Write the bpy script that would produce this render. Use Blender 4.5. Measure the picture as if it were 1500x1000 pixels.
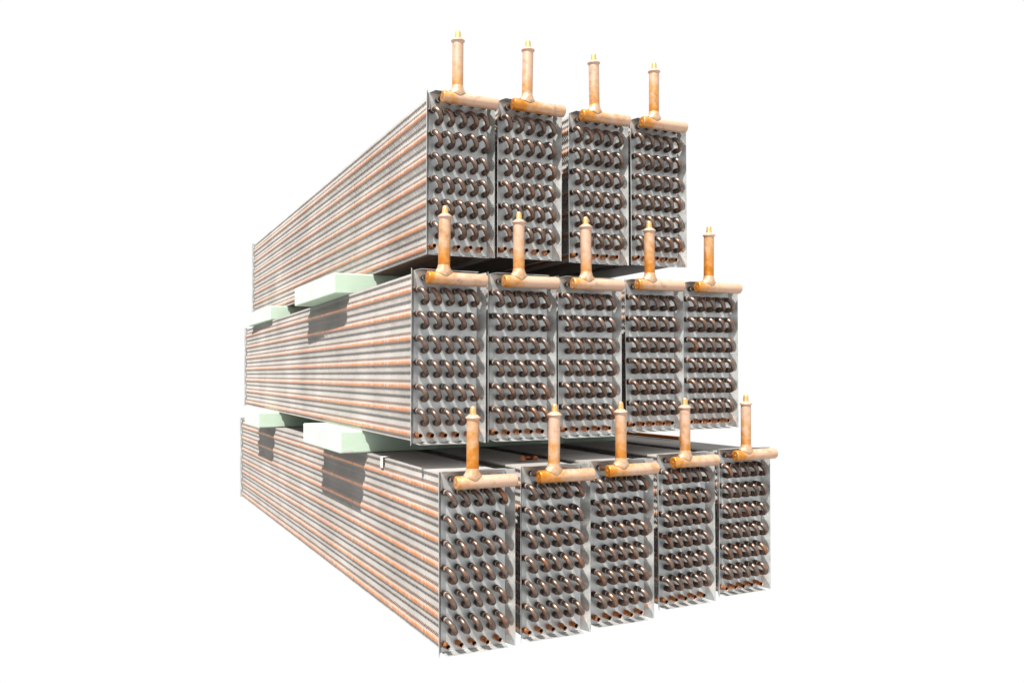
import bpy, math, random
from mathutils import Vector, Matrix

random.seed(7)
for o in list(bpy.data.objects):
    bpy.data.objects.remove(o)
S = bpy.context.scene
COL = S.collection
GZ = 0.031                      # ground sits this far below the lowest tube centre line

# ------------------------------------------------------------------ camera
def make_camera():
    yaw, pitch, roll = 0.4551, 0.0011, -0.0060
    f = 1277.9
    fw = Vector((math.sin(yaw) * math.cos(pitch), math.cos(yaw) * math.cos(pitch), math.sin(pitch)))
    rt = Vector((math.cos(yaw), -math.sin(yaw), 0))
    up = rt.cross(fw)
    r2 = rt * math.cos(roll) + up * math.sin(roll)
    u2 = up * math.cos(roll) - rt * math.sin(roll)
    M = Matrix(((r2.x, u2.x, -fw.x, -0.9672), (r2.y, u2.y, -fw.y, -2.4544), (r2.z, u2.z, -fw.z, 0.8139 + GZ), (0, 0, 0, 1)))
    cd = bpy.data.cameras.new('camera')
    cd.sensor_width = 36
    cd.lens = f / 1500 * 36
    cd.shift_x = (750 - 750.06) / 1500
    cd.shift_y = (544.12 - 500) / 1500
    cd.clip_start = 0.05
    cd.clip_end = 2000
    co = bpy.data.objects.new('camera', cd)
    co.matrix_world = M
    COL.objects.link(co)
    S.camera = co
make_camera()

# ------------------------------------------------------------------ light
W = bpy.data.worlds.new('World')
S.world = W
W.use_nodes = True
bg = W.node_tree.nodes['Background']
bg.inputs['Color'].default_value = (1, 1, 1, 1)
bg.inputs['Strength'].default_value = 0.5
SUN_DIR = Vector((-1.0, -0.85, 2.3)).normalized()
sd = bpy.data.lights.new('sun', 'SUN')
sd.energy = 5.0
sd.angle = math.radians(0.5)
sd.color = (1.0, 0.965, 0.91)
so = bpy.data.objects.new('sun', sd)
so.rotation_euler = SUN_DIR.to_track_quat('Z', 'Y').to_euler()
so.location = SUN_DIR * 20
COL.objects.link(so)
S.view_settings.view_transform = 'Standard'
S.view_settings.look = 'None'
S.view_settings.exposure = 1.01
S.view_settings.gamma = 1
S.view_settings.use_curve_mapping = False

# ------------------------------------------------------------------ materials
class NT:
    def __init__(self, name):
        self.m = bpy.data.materials.new(name)
        self.m.use_nodes = True
        self.n = self.m.node_tree.nodes
        self.l = self.m.node_tree.links
        self.p = self.n['Principled BSDF']
    def add(self, t, **k):
        x = self.n.new(t)
        for a, b in k.items():
            setattr(x, a, b)
        return x
    def link(self, a, b):
        self.l.new(a, b)
    def coords(self, jitter=7.0):
        tc = self.add('ShaderNodeTexCoord')
        oi = self.add('ShaderNodeObjectInfo')
        mu = self.add('ShaderNodeMath', operation='MULTIPLY')
        mu.inputs[1].default_value = jitter
        self.link(oi.outputs['Random'], mu.inputs[0])
        va = self.add('ShaderNodeVectorMath', operation='ADD')
        self.link(tc.outputs['Object'], va.inputs[0])
        self.link(mu.outputs[0], va.inputs[1])
        self.tc, self.oi = tc, oi
        return va.outputs[0]
    def noise(self, vec, scale, detail=4, rough=0.55):
        x = self.add('ShaderNodeTexNoise')
        x.inputs['Scale'].default_value = scale
        x.inputs['Detail'].default_value = detail
        x.inputs['Roughness'].default_value = rough
        self.link(vec, x.inputs['Vector'])
        return x.outputs['Fac']
    def ramp(self, fac, stops):
        x = self.add('ShaderNodeValToRGB')
        e = x.color_ramp.elements
        while len(e) < len(stops):
            e.new(0.5)
        for i, (p, c) in enumerate(stops):
            e[i].position = p
            e[i].color = (*c, 1) if len(c) == 3 else c
        self.link(fac, x.inputs['Fac'])
        return x.outputs['Color']
    def mix(self, a, b, fac, mode='MIX'):
        x = self.add('ShaderNodeMix', data_type='RGBA', blend_type=mode)
        for v, s in ((fac, x.inputs['Factor']), (a, x.inputs[6]), (b, x.inputs[7])):
            if hasattr(v, 'links'):
                self.link(v, s)
            elif isinstance(v, (int, float)):
                s.default_value = v
            else:
                s.default_value = (*v, 1)
        return x.outputs[2]
    def bump(self, h, strength, dist=0.001):
        x = self.add('ShaderNodeBump')
        x.inputs['Strength'].default_value = strength
        x.inputs['Distance'].default_value = dist
        self.link(h, x.inputs['Height'])
        self.link(x.outputs['Normal'], self.p.inputs['Normal'])
    def rng(self, v, a, b, c, d):
        x = self.add('ShaderNodeMapRange')
        x.inputs['From Min'].default_value = a
        x.inputs['From Max'].default_value = b
        x.inputs['To Min'].default_value = c
        x.inputs['To Max'].default_value = d
        self.link(v, x.inputs['Value'])
        return x.outputs['Result']
    def math(self, op, a, b):
        x = self.add('ShaderNodeMath', operation=op)
        for v, s in ((a, x.inputs[0]), (b, x.inputs[1])):
            if hasattr(v, 'links'):
                self.link(v, s)
            else:
                s.default_value = v
        return x.outputs[0]
    def set(self, color=None, metallic=None, rough=None):
        for v, k in ((color, 'Base Color'), (metallic, 'Metallic'), (rough, 'Roughness')):
            if v is None:
                continue
            if hasattr(v, 'links'):
                self.link(v, self.p.inputs[k])
            else:
                self.p.inputs[k].default_value = (*v, 1) if k == 'Base Color' else v
        return self.m

def mat_galv():
    t = NT('galvanised_steel')
    v = t.coords()
    vo = t.add('ShaderNodeTexVoronoi')
    vo.inputs['Scale'].default_value = 70
    t.link(v, vo.inputs['Vector'])
    n1 = t.noise(v, 14, 5)
    n2 = t.noise(v, 220, 3)
    c = t.ramp(n1, [(0.3, (0.31, 0.33, 0.325)), (0.7, (0.55, 0.57, 0.56))])
    c = t.mix(c, (0.74, 0.75, 0.74), t.math('MULTIPLY', vo.outputs['Color'], 0.35))
    c = t.mix(c, (0.30, 0.25, 0.22), t.rng(n2, 0.56, 0.75, 0, 0.5))
    r = t.rng(n1, 0.3, 0.7, 0.34, 0.5)
    t.bump(n2, 0.12, 0.0006)
    return t.set(c, 0.65, r)

def mat_fin():
    t = NT('aluminium_fin')
    v = t.coords()
    n1 = t.noise(v, 3, 4)
    c = t.ramp(n1, [(0.3, (0.30, 0.285, 0.27)), (0.7, (0.44, 0.42, 0.40))])
    return t.set(c, 0.15, 0.42)

def mat_casing(name='coil_sheet', lo=(0.36, 0.35, 0.34), hi=(0.52, 0.51, 0.50)):
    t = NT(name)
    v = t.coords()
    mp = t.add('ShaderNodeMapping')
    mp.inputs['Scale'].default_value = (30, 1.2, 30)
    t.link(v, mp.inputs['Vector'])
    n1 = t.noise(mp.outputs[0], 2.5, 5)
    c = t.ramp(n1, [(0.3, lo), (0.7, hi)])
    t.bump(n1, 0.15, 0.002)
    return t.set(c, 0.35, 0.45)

def mat_bend():
    t = NT('tarnished_copper')
    v = t.coords()
    n1 = t.noise(v, 60, 5)
    n2 = t.noise(v, 14, 2)
    dull = t.ramp(n1, [(0.25, (0.075, 0.047, 0.035)), (0.75, (0.26, 0.185, 0.15))])
    bright = t.ramp(n1, [(0.3, (0.22, 0.08, 0.03)), (0.7, (0.38, 0.15, 0.06))])
    k = t.math('MULTIPLY', t.rng(t.oi.outputs['Random'], 0.6, 1.0, 0, 0.75), t.rng(n2, 0.42, 0.68, 0, 1))
    c = t.mix(dull, bright, k)
    t.bump(n1, 0.12, 0.0008)
    return t.set(c, 0.7, t.rng(n1, 0.3, 0.7, 0.29, 0.40))

def mat_socket():
    t = NT('dark_copper_socket')
    v = t.coords()
    n1 = t.noise(v, 90, 4)
    dull = t.ramp(n1, [(0.3, (0.03, 0.016, 0.012)), (0.75, (0.09, 0.042, 0.027))])
    c = t.mix(dull, (0.18, 0.07, 0.033), t.rng(t.oi.outputs['Random'], 0.55, 1.0, 0, 0.6))
    t.bump(n1, 0.15, 0.0008)
    return t.set(c, 0.45, 0.5)

def mat_braze():
    t = NT('silver_braze')
    v = t.coords()
    n1 = t.noise(v, 150, 3)
    return t.set(t.ramp(n1, [(0.3, (0.42, 0.38, 0.35)), (0.7, (0.75, 0.72, 0.69))]), 0.7, 0.35)

def mat_stub():
    t = NT('bright_copper_stub')
    v = t.coords()
    n1 = t.noise(v, 120, 4)
    c = t.ramp(n1, [(0.25, (0.22, 0.075, 0.03)), (0.6, (0.45, 0.18, 0.075)), (0.85, (0.72, 0.38, 0.19))])
    t.bump(n1, 0.15, 0.0008)
    return t.set(c, 0.7, 0.4)

def mat_bore():
    t = NT('dark_bore')
    return t.set((0.012, 0.009, 0.008), 0.0, 0.8)

def mat_tube():
    t = NT('copper_tube')
    v = t.coords()
    mp = t.add('ShaderNodeMapping')
    mp.inputs['Scale'].default_value = (40, 3, 40)
    t.link(v, mp.inputs['Vector'])
    n1 = t.noise(mp.outputs[0], 1.5, 4)
    c = t.ramp(n1, [(0.3, (0.42, 0.125, 0.015)), (0.7, (0.54, 0.185, 0.03))])
    t.p.inputs['Coat Weight'].default_value = 0.15
    t.p.inputs['Coat Roughness'].default_value = 0.3
    return t.set(c, 0.45, 0.35)

def mat_pipe(name, axis, a, b):
    # heat-tinted copper, with some reflection painted into the colour: bright orange metal near the brazed tee, pale pink oxide elsewhere
    t = NT(name)
    v = t.coords()
    sx = t.add('ShaderNodeSeparateXYZ')
    t.link(t.tc.outputs['Object'], sx.inputs[0])
    n1 = t.noise(v, 45, 5)
    n2 = t.noise(v, 350, 3)
    g = t.rng(sx.outputs[axis], a, b, 0, 1)
    g = t.math('ADD', g, t.rng(n1, 0.3, 0.7, -0.35, 0.35))
    g = t.math('ADD', g, t.rng(t.oi.outputs['Random'], 0, 1, -0.25, 0.3))
    c = t.ramp(g, [(0.0, (0.50, 0.165, 0.012)), (0.28, (0.54, 0.21, 0.03)), (0.6, (0.54, 0.29, 0.13)), (1.0, (0.56, 0.37, 0.265))])
    c = t.mix(c, (0.30, 0.16, 0.10), t.rng(n2, 0.58, 0.78, 0, 0.5))
    c = t.mix(c, (0.30, 0.15, 0.08), t.rng(t.noise(v, 30, 6, 0.7), 0.55, 0.7, 0, 0.7))
    t.bump(n2, 0.1, 0.0006)
    r = t.rng(g, 0, 1, 0.36, 0.48)
    return t.set(c, t.rng(g, 0, 1, 0.6, 0.4), r)

def mat_joint():
    t = NT('brazed_joint')
    v = t.coords()
    n1 = t.noise(v, 90, 5)
    c = t.ramp(n1, [(0.3, (0.48, 0.24, 0.09)), (0.55, (0.54, 0.36, 0.23)), (0.8, (0.64, 0.50, 0.38))])
    t.bump(n1, 0.35, 0.0015)
    return t.set(c, 0.5, 0.42)

def mat_nipple():
    t = NT('yellow_brass')
    v = t.coords()
    n1 = t.noise(v, 150, 3)
    return t.set(t.ramp(n1, [(0.3, (0.62, 0.34, 0.12)), (0.7, (0.74, 0.50, 0.24))]), 0.7, 0.35)

def mat_block():
    t = NT('pale_green_block')
    v = t.coords()
    n1 = t.noise(v, 9, 5)
    n2 = t.noise(v, 160, 4)
    c = t.ramp(n1, [(0.3, (0.40, 0.53, 0.41)), (0.7, (0.48, 0.60, 0.49))])
    c = t.mix(c, (0.54, 0.62, 0.55), t.rng(n2, 0.55, 0.75, 0, 0.6))
    t.bump(n2, 0.3, 0.0015)
    return t.set(c, 0.0, 0.8)

def mat_plain(name, c, met, r):
    return NT(name).set(c, met, r)

GALV, FIN, CASING, BEND, SOCK = mat_galv(), mat_fin(), mat_casing(), mat_bend(), mat_socket()
BRAZE, STUB, BORE, TUBE, JOINT, NIP = mat_braze(), mat_stub(), mat_bore(), mat_tube(), mat_joint(), mat_nipple()
UNDER = mat_casing('underside_shade_brown', (0.075, 0.042, 0.026), (0.17, 0.10, 0.065))  # shade and copper reflection beneath the tiers, painted as dark brown
HPIPE = mat_pipe('header_copper', 0, -0.03, 0.10)
RPIPE = mat_pipe('riser_copper', 2, 0.0, 0.17)
BLOCK = mat_block()
CLIP = mat_plain('pale_clip', (0.55, 0.55, 0.53), 0.2, 0.5)

# ------------------------------------------------------------------ mesh helper
class MB:
    def __init__(self):
        self.v, self.f, self.mi, self.sm = [], [], [], []
    def quad(self, idx, mi=0, sm=False):
        self.f.append(idx); self.mi.append(mi); self.sm.append(sm)
    def box(self, x0, x1, y0, y1, z0, z1, mi=0):
        b = len(self.v)
        self.v += [(x0, y0, z0), (x1, y0, z0), (x1, y1, z0), (x0, y1, z0), (x0, y0, z1), (x1, y0, z1), (x1, y1, z1), (x0, y1, z1)]
        for q in ((0, 3, 2, 1), (4, 5, 6, 7), (0, 1, 5, 4), (1, 2, 6, 5), (2, 3, 7, 6), (3, 0, 4, 7)):
            self.quad([b + i for i in q], mi)
    def sheet(self, pts, th, mi=0):
        p = [Vector(a) for a in pts]
        n = (p[1] - p[0]).cross(p[2] - p[0]).normalized() * th
        b = len(self.v)
        self.v += [tuple(a) for a in p] + [tuple(a - n) for a in p]
        self.quad([b, b + 1, b + 2, b + 3], mi)
        self.quad([b + 7, b + 6, b + 5, b + 4], mi)
        for i in range(4):
            j = (i + 1) % 4
            self.quad([b + i, b + 4 + i, b + 4 + j, b + j], mi)
    def sweep(self, path, rad, n=12, mi=0, cap0=False, cap1=False, mis=None, axis=None):
        P = [Vector(p) for p in path]
        T = []
        for i in range(len(P)):
            a = P[max(i - 1, 0)]; c = P[min(i + 1, len(P) - 1)]
            d = c - a
            T.append(Vector(axis) if axis else d.normalized() if d.length > 1e-9 else T[-1])
        up = Vector((0, 0, 1)) if abs(T[0].z) < 0.9 else Vector((1, 0, 0))
        u = T[0].cross(up).normalized()
        rings = []
        for i in range(len(P)):
            u = (u - T[i] * u.dot(T[i])).normalized()
            w = T[i].cross(u)
            b = len(self.v)
            for k in range(n):
                a = 2 * math.pi * k / n
                self.v.append(tuple(P[i] + (u * math.cos(a) + w * math.sin(a)) * rad[i]))
            rings.append(b)
        for i in range(len(P) - 1):
            m = mis[i] if mis else mi
            for k in range(n):
                k2 = (k + 1) % n
                self.quad([rings[i] + k, rings[i] + k2, rings[i + 1] + k2, rings[i + 1] + k], m, True)
        if cap0:
            self.quad([rings[0] + k for k in range(n)][::-1], mis[0] if mis else mi)
        if cap1:
            self.quad([rings[-1] + k for k in range(n)], mis[-1] if mis else mi)
    def mesh(self, name, mats):
        me = bpy.data.meshes.new(name)
        me.from_pydata(self.v, [], self.f)
        for m in mats:
            me.materials.append(m)
        me.polygons.foreach_set('material_index', self.mi)
        me.polygons.foreach_set('use_smooth', self.sm)
        me.validate()
        me.update()
        # consistent outward normals
        import bmesh
        bm = bmesh.new(); bm.from_mesh(me)
        if len(bm.faces) < 20000:
            bmesh.ops.recalc_face_normals(bm, faces=bm.faces)
        bm.to_mesh(me); bm.free()
        return me

def ob(name, me, parent=None, loc=(0, 0, 0), rot=(0, 0, 0)):
    o = bpy.data.objects.new(name, me)
    COL.objects.link(o)
    o.parent = parent
    o.location = loc
    o.rotation_euler = rot
    return o

def tag(o, label=None, cat=None, group=None, kind=None):
    for k, v in (('label', label), ('category', cat), ('group', group), ('kind', kind)):
        if v:
            o[k] = v
    return o

# ------------------------------------------------------------------ coil dimensions (metres)
P = 0.0381                     # vertical tube pitch
R = P * 1.1135                 # tube row pitch
LEN = 3.727
XL, XR = -0.0105, 0.2035        # fin block and end plate, left and right
ZB, ZT = -0.024, 0.518         # end plate
FB, FT = -0.020, 0.512         # fins
FL = 0.030                     # flange depth
O = GZ                         # the coil's own origin is its base

def zl(level):
    return P * (level - 1) + O

def plate_mesh():
    m = MB()
    y0, y1 = -0.0015, 0.0
    m.box(XL + 0.003, XR - 0.003, y0, y1, ZB + O + 0.003, ZT + O)
    # the edges are notched beside the outer tubes
    def strip(x0, x1, centres):
        a = ZB + O
        for c in centres + [None]:
            b = (c - 0.0095) if c is not None else ZT + O
            if b > a:
                m.box(x0, x1, y0, y1, a, b)
            a = (c + 0.0095) if c is not None else a
    strip(XL, XL + 0.003, [zl(l) for l in range(1, 14, 2)])
    strip(XR - 0.003, XR, [zl(l) for l in range(2, 15, 2)])
    a = XL + 0.003
    for c in range(5):
        s = R * (c + 0.5) - 0.006
        m.box(a, s, y0, y1, ZB + O, ZB + O + 0.003)
        a = s + 0.012
    return m.mesh('end_plate', [GALV])

def flange_mesh(side, b):
    m = MB()
    t = 0.0013
    if side == 'L':
        m.sheet([(XL, -0.0002, ZB + O + 0.001), (XL, -0.0002, ZT + O - 0.001), (XL - b, -FL, ZT + O + 0.004), (XL - b, -FL, ZB + O - 0.006)], t)
    elif side == 'R':
        m.sheet([(XR, -0.0002, ZB + O + 0.001), (XR + b, -FL, ZB + O - 0.004), (XR + b, -FL, ZT + O + 0.002), (XR, -0.0002, ZT + O - 0.001)], t)
    elif side == 'B':
        m.sheet([(XL + 0.002, -0.0002, ZB + O), (XL + 0.012, -FL, ZB + O - 0.004), (XR - 0.003, -FL, ZB + O - 0.004), (XR - 0.002, -0.0002, ZB + O)], t)
    else:
        m.sheet([(XL + 0.002, -0.0002, ZT + O), (XR - 0.002, -0.0002, ZT + O), (XR - 0.006, -FL, ZT + O + 0.002), (XL + 0.014, -FL, ZT + O + 0.002)], t)
    return m.mesh('flange', [GALV])

def fin_mesh():
    # rippled-edge fins: the edges bulge round the outer tubes and draw back between them
    rnd = random.Random(3)
    v, f = [], []
    pitch = 0.0124
    n = int((LEN - 0.016) / pitch)
    lam = P * 2 / 3
    seg = 168
    zs = [FB + O + (FT - FB) * k / seg for k in range(seg + 1)]
    th = 0.0020
    for i in range(n):
        y = 0.007 + i * pitch + rnd.uniform(-0.0007, 0.0007)
        amp = 0.0034 + rnd.uniform(-0.0003, 0.0003)
        xe = rnd.uniform(-0.0008, 0.0006)
        b = len(v)
        for z in zs:
            h = (z - O) / P
            w = 0.5 - 0.5 * math.cos(math.pi * h)
            u = ((h * P / lam) + 0.15) % 1.0
            d = amp * (2 * u / 0.7 - 1 if u < 0.7 else 1 - 2 * (u - 0.7) / 0.3)
            xl = XL + xe + 0.0085 * w
            xr = XR + xe - 0.0085 * (1 - w)
            v.append((xl, y + d + th, z))
            v.append((xl, y + d, z))
            v.append((xr, y + d, z))
        for k in range(seg):
            a, c = b + 3 * k, b + 3 * k + 3
            f.append((a, a + 1, c + 1, c))
            f.append((a + 1, a + 2, c + 2, c + 1))
    me = bpy.data.meshes.new('fin_pack')
    me.from_pydata(v, [], f)
    me.materials.append(FIN)
    me.update()
    return me

def bend_mesh(seed):
    rnd = random.Random(seed)
    m = MB()
    dx, dz = R / 2, -P
    half = math.hypot(dx, dz) / 2
    mid = Vector((dx / 2, 0, dz / 2))
    ax = Vector((dx, 0, dz)).normalized()
    fw = Vector((rnd.uniform(-0.10, 0.10), -1, rnd.uniform(-0.09, 0.09))).normalized()
    s = 0.0265 + rnd.uniform(-0.0015, 0.0015)
    r = 0.0089
    path, rad, mis = [], [], []
    for d, rr, mm in ((0.0205, 0.0098, 1), (0.0235, 0.0101, 1), (0.0250, 0.0089, 0)):
        path.append(-ax * half + Vector((0, -d, 0)) + mid); rad.append(rr); mis.append(mm)
    for k in range(13):
        a = math.pi * k / 12
        path.append(mid - ax * half * math.cos(a) + Vector((0, -s, 0)) + fw * half * math.sin(a) * 1.05)
        rad.append(r * (1.0 - 0.05 * math.sin(a))); mis.append(0)
    for d, rr, mm in ((0.0250, 0.0089, 0), (0.0235, 0.0093, 0), (0.0205, 0.0093, 0)):
        path.append(ax * half + Vector((0, -d, 0)) + mid); rad.append(rr); mis.append(mm)
    m.sweep(path, rad, 12, mis=mis)
    return m.mesh('return_bend', [BEND, BRAZE])

def socket_mesh():
    m = MB()
    m.sweep([(0, 0.004, 0), (0, -0.003, 0), (0, -0.010, 0), (0, -0.0205, 0), (0, -0.0212, 0)], [0.0094, 0.0098, 0.0101, 0.0104, 0.0090], 12)
    return m.mesh('tube_socket', [SOCK])

def stub_mesh(seed):
    rnd = random.Random(seed)
    m = MB()
    L = 0.036 + rnd.uniform(-0.002, 0.002)
    tx, tz = rnd.uniform(-0.0012, 0.0012), rnd.uniform(-0.0012, 0.0012)
    m.sweep([(0, 0.004, 0), (0, -0.004, 0), (0, -0.013, 0), (0, -0.0145, 0), (tx * .4, -0.018, tz * .4), (tx, -L, tz), (tx, -L, tz), (tx, -L + 0.001, tz), (tx, -L + 0.016, tz)],
            [0.0090, 0.0094, 0.0099, 0.0094, 0.0075, 0.0073, 0.0073, 0.0060, 0.0058], 14,
            mis=[0, 0, 0, 0, 0, 0, 0, 1, 1], cap1=True, axis=(0, -1, 0))
    return m.mesh('tube_stub', [STUB, BORE])

HY = -0.065
def feed_mesh():
    m = MB()
    m.sweep([(0, 0.004, 0), (0, -0.004, 0), (0, -0.014, 0), (0, -0.0155, 0), (0, -0.02, 0), (0, HY + 0.021, 0), (0, HY + 0.010, 0)],
            [0.0088, 0.0093, 0.0098, 0.0092, 0.0078, 0.0078, 0.0085], 12, mis=[0, 0, 0, 1, 0, 0, 0])
    return m.mesh('feed_tube', [SOCK, BRAZE])

def header_mesh():
    m = MB()
    r = 0.0203
    L = 0.200
    m.sweep([(0, 0, 0), (0.0015, 0, 0), (0.004, 0, 0), (0.06, 0, 0), (0.12, 0, 0), (L - 0.006, 0, 0), (L - 0.002, 0, 0), (L, 0, 0)],
            [r * 0.80, r * 0.95, r, r, r, r, r * 0.93, r * 0.78], 28, cap0=True, cap1=True)
    # shallow drilled mark in the middle of each end
    m.sweep([(-0.0012, 0, 0), (0.001, 0, 0)], [0.0045, 0.0055], 12, cap0=True)
    return m.mesh('header_pipe', [HPIPE])

def riser_mesh():
    m = MB()
    r = 0.0187
    m.sweep([(0, 0, 0.012), (0, 0, 0.06), (0, 0, 0.12), (0, 0, 0.190)], [r, r, r, r], 24)
    return m.mesh('riser_pipe', [RPIPE])

def joint_mesh():
    # saddle-shaped fillet where the riser meets the header
    m = MB()
    n = 28
    prof = [(0.0300, 0.0), (0.0262, 0.0030), (0.0226, 0.0075), (0.0202, 0.0130), (0.0189, 0.020)]
    rings = []
    rnd = random.Random(5)
    for q, (rr, h) in enumerate(prof):
        b = len(m.v)
        for k in range(n):
            a = 2 * math.pi * k / n
            x, y = rr * math.cos(a), rr * math.sin(a) * (0.70 if q == 0 else 0.86 if q == 1 else 1)
            yy = min(abs(y), 0.0212)
            zs = math.sqrt(0.0219 ** 2 - yy ** 2)
            w = 1 - q / (len(prof) - 1)
            z = zs * w + 0.0215 * (1 - w) + h + rnd.uniform(-0.0006, 0.0006) * w
            m.v.append((x, y, z))
        rings.append(b)
    for i in range(len(prof) - 1):
        for k in range(n):
            k2 = (k + 1) % n
            m.quad([rings[i] + k, rings[i] + k2, rings[i + 1] + k2, rings[i + 1] + k], 0, True)
    return m.mesh('braze_joint', [JOINT])

def cap_mesh():
    m = MB()
    m.sweep([(0, 0, -0.006), (0, 0, -0.002), (0, 0, 0.0), (0, 0, 0.0035), (0, 0, 0.005), (0, 0, 0.0115)],
            [0.0184, 0.0195, 0.0228, 0.0232, 0.0205, 0.0125], 24, cap1=True)
    return m.mesh('riser_cap', [RPIPE2])

def nipple_mesh():
    m = MB()
    m.sweep([(0, 0, 0.008), (0, 0, 0.014), (0, 0, 0.030), (0, 0, 0.034), (0, 0, 0.0365), (0, 0, 0.0375)],
            [0.0118, 0.0102, 0.0090, 0.0078, 0.0050, 0.0012], 16, cap1=True)
    return m.mesh('nipple', [NIP])

def tube_mesh():
    m = MB()
    m.sweep([(0, 0.003, 0), (0, LEN - 0.004, 0)], [0.0107, 0.0107], 16)
    return m.mesh('tube', [TUBE])

def inner_mesh():
    m = MB()
    for l in range(1, 15):
        for c in range(5):
            if c == 0:
                continue
            x = R * (c + (0.5 if l % 2 == 0 else 0))
            m.sweep([(x, 0.003, zl(l)), (x, LEN - 0.004, zl(l))], [0.0085, 0.0085], 8)
    return m.mesh('inner_tubes', [TUBE])

def coil_sheet_mesh(top):
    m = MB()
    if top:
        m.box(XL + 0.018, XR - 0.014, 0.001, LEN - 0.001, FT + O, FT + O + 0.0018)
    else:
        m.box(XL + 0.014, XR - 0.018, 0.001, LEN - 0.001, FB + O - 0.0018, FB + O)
    return m.mesh('coil_sheet', [CASING if top else UNDER])

RPIPE2 = NT('pale_copper_cap').set((0.54, 0.36, 0.26), 0.3, 0.42)

ME = dict(plate=plate_mesh(), fins=fin_mesh(), bends=[bend_mesh(i) for i in range(10)], socket=socket_mesh(),
          stubs=[stub_mesh(i) for i in range(4)], feed=feed_mesh(), header=header_mesh(), riser=riser_mesh(), joint=joint_mesh(),
          cap=cap_mesh(), nipple=nipple_mesh(), tube=tube_mesh(), inner=inner_mesh(), bottom=coil_sheet_mesh(False),
          fb=flange_mesh('B', 0), ft=flange_mesh('T', 0))
FLM = {}
def flange(side, b):
    if (side, b) not in FLM:
        FLM[(side, b)] = flange_mesh(side, b)
    return FLM[(side, b)]

def coil(x, y, yaw, lean, z, label, bl=0.017, br=0.021, rs=0, hdz=0.0, hx=0.068):
    rnd = random.Random(rs)
    t = ob('heat_exchanger_coil', None, None, (x, y, z), (0, lean, -yaw))
    t.empty_display_size = 0.1
    tag(t, label, 'coil', 'finned copper coils stacked in three tiers')
    pl = ob('end_plate', ME['plate'], t)
    ob('flange', flange('L', bl), pl)
    ob('flange', flange('R', br), pl)
    ob('flange', ME['fb'], pl)
    ob('flange', ME['ft'], pl)
    # the plate at the other end faces the other way
    pf = ob('end_plate', ME['plate'], t, (XL + XR, LEN, 0), (0, 0, math.pi))
    ob('flange', flange('L', 0.004), pf)
    ob('flange', flange('R', 0.004), pf)
    tag(ob('fin_pack', ME['fins'], t), kind='stuff')
    ob('underside_shade_sheet', ME['bottom'], t)  # added sheet under the fins, its brown stands in for shade
    for l in range(1, 14, 2):
        ob('tube', ME['tube'], t, (0, 0, zl(l)))
        ob('tube', ME['tube'], t, (R / 2, 0, zl(l + 1)))
    tag(ob('inner_tubes', ME['inner'], t), kind='stuff')
    for l in range(13, 1, -2):
        for c in range(5):
            b = ob('return_bend', rnd.choice(ME['bends']), t, (R * c, 0, zl(l)))
            ob('tube_socket', ME['socket'], b)
            ob('tube_socket', ME['socket'], b, (R / 2, 0, -P))
    for c in range(5):
        ob('tube_stub', rnd.choice(ME['stubs']), t, (R * c, 0, zl(1)), (0, rnd.uniform(0, 6), 0))
        ob('feed_tube', ME['feed'], t, (R * (c + 0.5), 0, zl(14)))
    h = ob('header_pipe', ME['header'], t, (hx - 0.055, HY, zl(14) - 0.005 + hdz), (0, rnd.uniform(-0.006, 0.006), 0))
    rx = 0.055
    ry = rnd.uniform(-0.016, 0.016)
    ob('riser_pipe', ME['riser'], h, (rx, 0, 0), (0, ry, 0))
    ob('braze_joint', ME['joint'], h, (rx, 0, 0), (0, 0, math.pi * rnd.randint(0, 1)))
    ob('riser_cap', ME['cap'], h, (rx + math.sin(ry) * 0.190, 0, 0.190), (0, ry, 0))
    ob('nipple', ME['nipple'], h, (rx + math.sin(ry) * 0.190, 0, 0.190), (0, ry, 0))
    return t

ZM, ZTOP = 0.6227, 1.2385
ordinal = ['outermost at', 'second from', 'third from', 'fourth from', 'fifth from']
ROWS = {
    'bottom': (0.0, [(0, 0, 0, .0049, -.0017), (.2795, .0136, .0032, .0050, -.0010), (.5497, .0408, -.0070, .0024, -.0005),
                     (.8756, .1143, -.0131, -.0037, .0016), (1.1825, .1612, -.0245, .0012, .0016)]),
    'middle': (ZM, [(-.0328, .1452, .0227, .0114, -.0038), (.2314, .1471, .0012, .0061, -.0040), (.4971, .1560, .0088, .0041, -.0033),
                    (.7922, .1882, .0043, -.0033, .0028), (1.0513, .1948, .0123, .0002, .0050)]),
    'top': (ZTOP, [(.0801, .2994, .0147, .0089, -.0013), (.3299, .2822, .0081, .0108, .0001), (.6293, .3049, .0150, .0023, -.0003),
                   (.8853, .2872, .0010, -.0014, .0015)]),
}
FLG = {('top', 0): (.017, .016), ('top', 1): (.014, .021)}
# height and sideways shift of each header (they were brazed by hand)
HDR = {'bottom': [(0, .066), (0, .070), (0, .0695), (.003, .064), (.008, .071)],
       'middle': [(0, .066), (0, .066), (.003, .062), (.008, .053), (.007, .060)],
       'top': [(0, .068), (.002, .068), (.006, .059), (.005, .051)]}
coils = {}
for ri, (row, (z, lst)) in enumerate(ROWS.items()):
    for i, (x, y, a, ro, dz) in enumerate(lst):
        lab = 'finned copper coil in the %s tier, %s the side where green blocks jut out' % (row, ordinal[i])
        bl, br = FLG.get((row, i), (.017, .021))
        coils[(row, i)] = coil(x, y, a, ro, z + dz, lab, bl, br, 100 * ri + i, *HDR[row][i])

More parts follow.
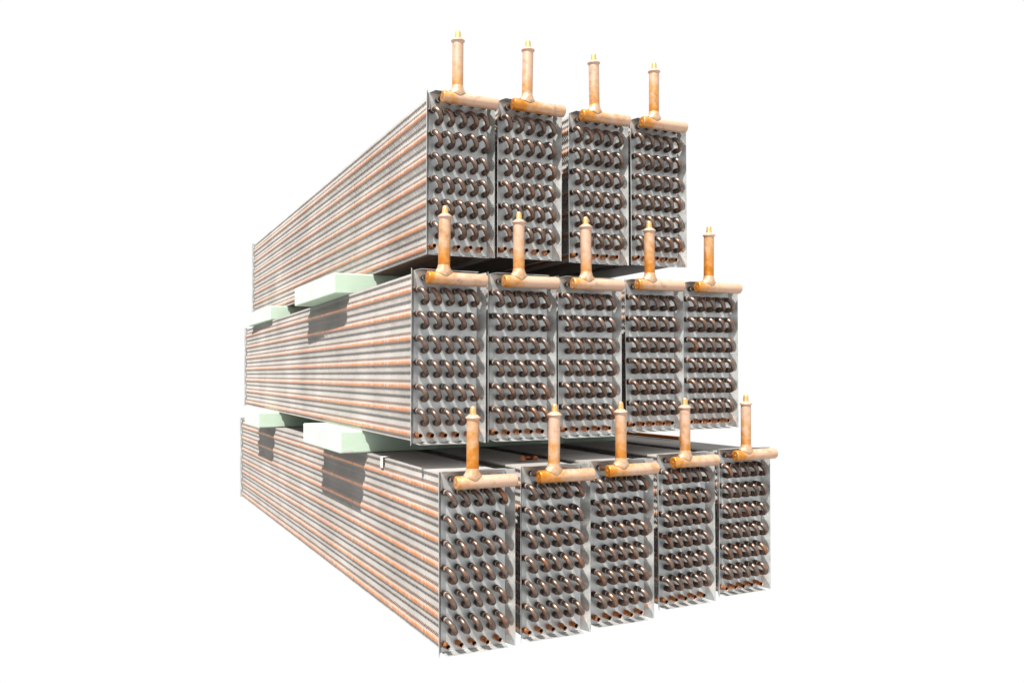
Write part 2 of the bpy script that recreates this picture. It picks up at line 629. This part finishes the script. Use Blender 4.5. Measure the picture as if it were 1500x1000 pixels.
# a small pale clip folded over the top edge of the outermost bottom coil
m = MB()
m.box(XL - 0.0015, XL - 0.0006, 0.562, 0.592, FT + O - 0.036, FT + O + 0.003)
m.box(XL - 0.0015, XL + 0.030, 0.562, 0.592, FT + O + 0.003, FT + O + 0.0042)
tag(ob('clip', m.mesh('clip', [CLIP]), coils[('bottom', 0)]), 'small pale metal clip folded over the top edge')

# ------------------------------------------------------------------ pale green blocks between the tiers
def block(x0, x1, y0, y1, z0, z1, label, seed, rz=0.0):
    import bmesh
    rnd = random.Random(seed)
    me = bpy.data.meshes.new('spacer_block')
    bm = bmesh.new()
    bmesh.ops.create_cube(bm, size=1)
    sx, sy, sz = x1 - x0, y1 - y0, z1 - z0
    for v in bm.verts:
        v.co = Vector((v.co.x * sx, v.co.y * sy, (v.co.z + 0.5) * sz))
    bmesh.ops.bevel(bm, geom=[e for e in bm.edges], offset=0.005, segments=2, affect='EDGES', profile=0.6)
    ed = [e for e in bm.edges if e.calc_length() > 0.3]
    bmesh.ops.subdivide_edges(bm, edges=ed, cuts=14, use_grid_fill=True)
    for v in bm.verts:
        if 0.006 < v.co.z < sz - 0.006:
            v.co.x += rnd.uniform(-0.0012, 0.0012)
            v.co.y += rnd.uniform(-0.0012, 0.0012)
    for f in bm.faces:
        f.smooth = False
    bm.to_mesh(me); bm.free()
    me.materials.append(BLOCK)
    o = ob('spacer_block', me, None, ((x0 + x1) / 2, (y0 + y1) / 2, z0), (0, 0, rz))
    tag(o, label, 'block', 'pale green blocks between the tiers')
    return o
LZ0, LZ1 = FT + O + 0.0010, ZM - 0.004 + FB + O - 0.0018
UZ0, UZ1 = ZM - 0.0015 + FT + O + 0.0010, ZTOP + FB + O - 0.0018
b1 = block(-0.107, 1.15, 0.778, 1.397, LZ0, LZ1, 'pale green block between bottom and middle tiers, nearer the header pipes', 1)
block(-0.097, 1.25, 2.564, 3.025, LZ0, LZ1, 'pale green block between bottom and middle tiers, far from the header pipes', 2)
block(-0.073, 1.24, 0.986, 1.716, UZ0, UZ1, 'pale green block between middle and top tiers, nearer the header pipes', 3)
block(0.015, 1.23, 2.798, 3.559, UZ0, UZ1, 'pale green block between middle and top tiers, far from the header pipes', 4)
m = MB()
m.box(-0.620, -0.585, -0.3125, -0.3110, 0.004, 0.013)
tag(ob('paper_tag', m.mesh('paper_tag', [CLIP]), b1), 'small white tag at the lower corner')

# ------------------------------------------------------------------ loose copper on top of the bottom tier
m = MB()
path = [(-0.0215, 0, 0), (-0.0215, 0.012, 0)] + [(-0.0215 * math.cos(math.pi * k / 10), 0.012 + 0.0215 * math.sin(math.pi * k / 10), 0) for k in range(1, 10)] + [(0.0215, 0.012, 0), (0.0215, 0, 0)]
m.sweep(path, [0.0095] + [0.008] * (len(path) - 2) + [0.0095], 14, cap0=True, cap1=True)
o = ob('loose_return_bend', m.mesh('loose_return_bend', [STUB]), None, (0.379, 0.168, FT + O + 0.0018 + 0.0095), (0, 0, -0.5))
tag(o, 'short loose copper U-bend lying on top of a bottom tier coil', 'pipe bend')

m = MB()
m.sweep([(0, 0, 0), (0, 1.5, 0)], [0.0085, 0.0085], 14, cap0=True, cap1=True)
o = ob('loose_tube', m.mesh('loose_tube', [TUBE]), None, (1.352, 0.63, FT + O + 0.0034 + 0.0085), (0, 0, 0.0245))
tag(o, 'straight loose copper tube lying along the top edge of a bottom tier coil', 'pipe')
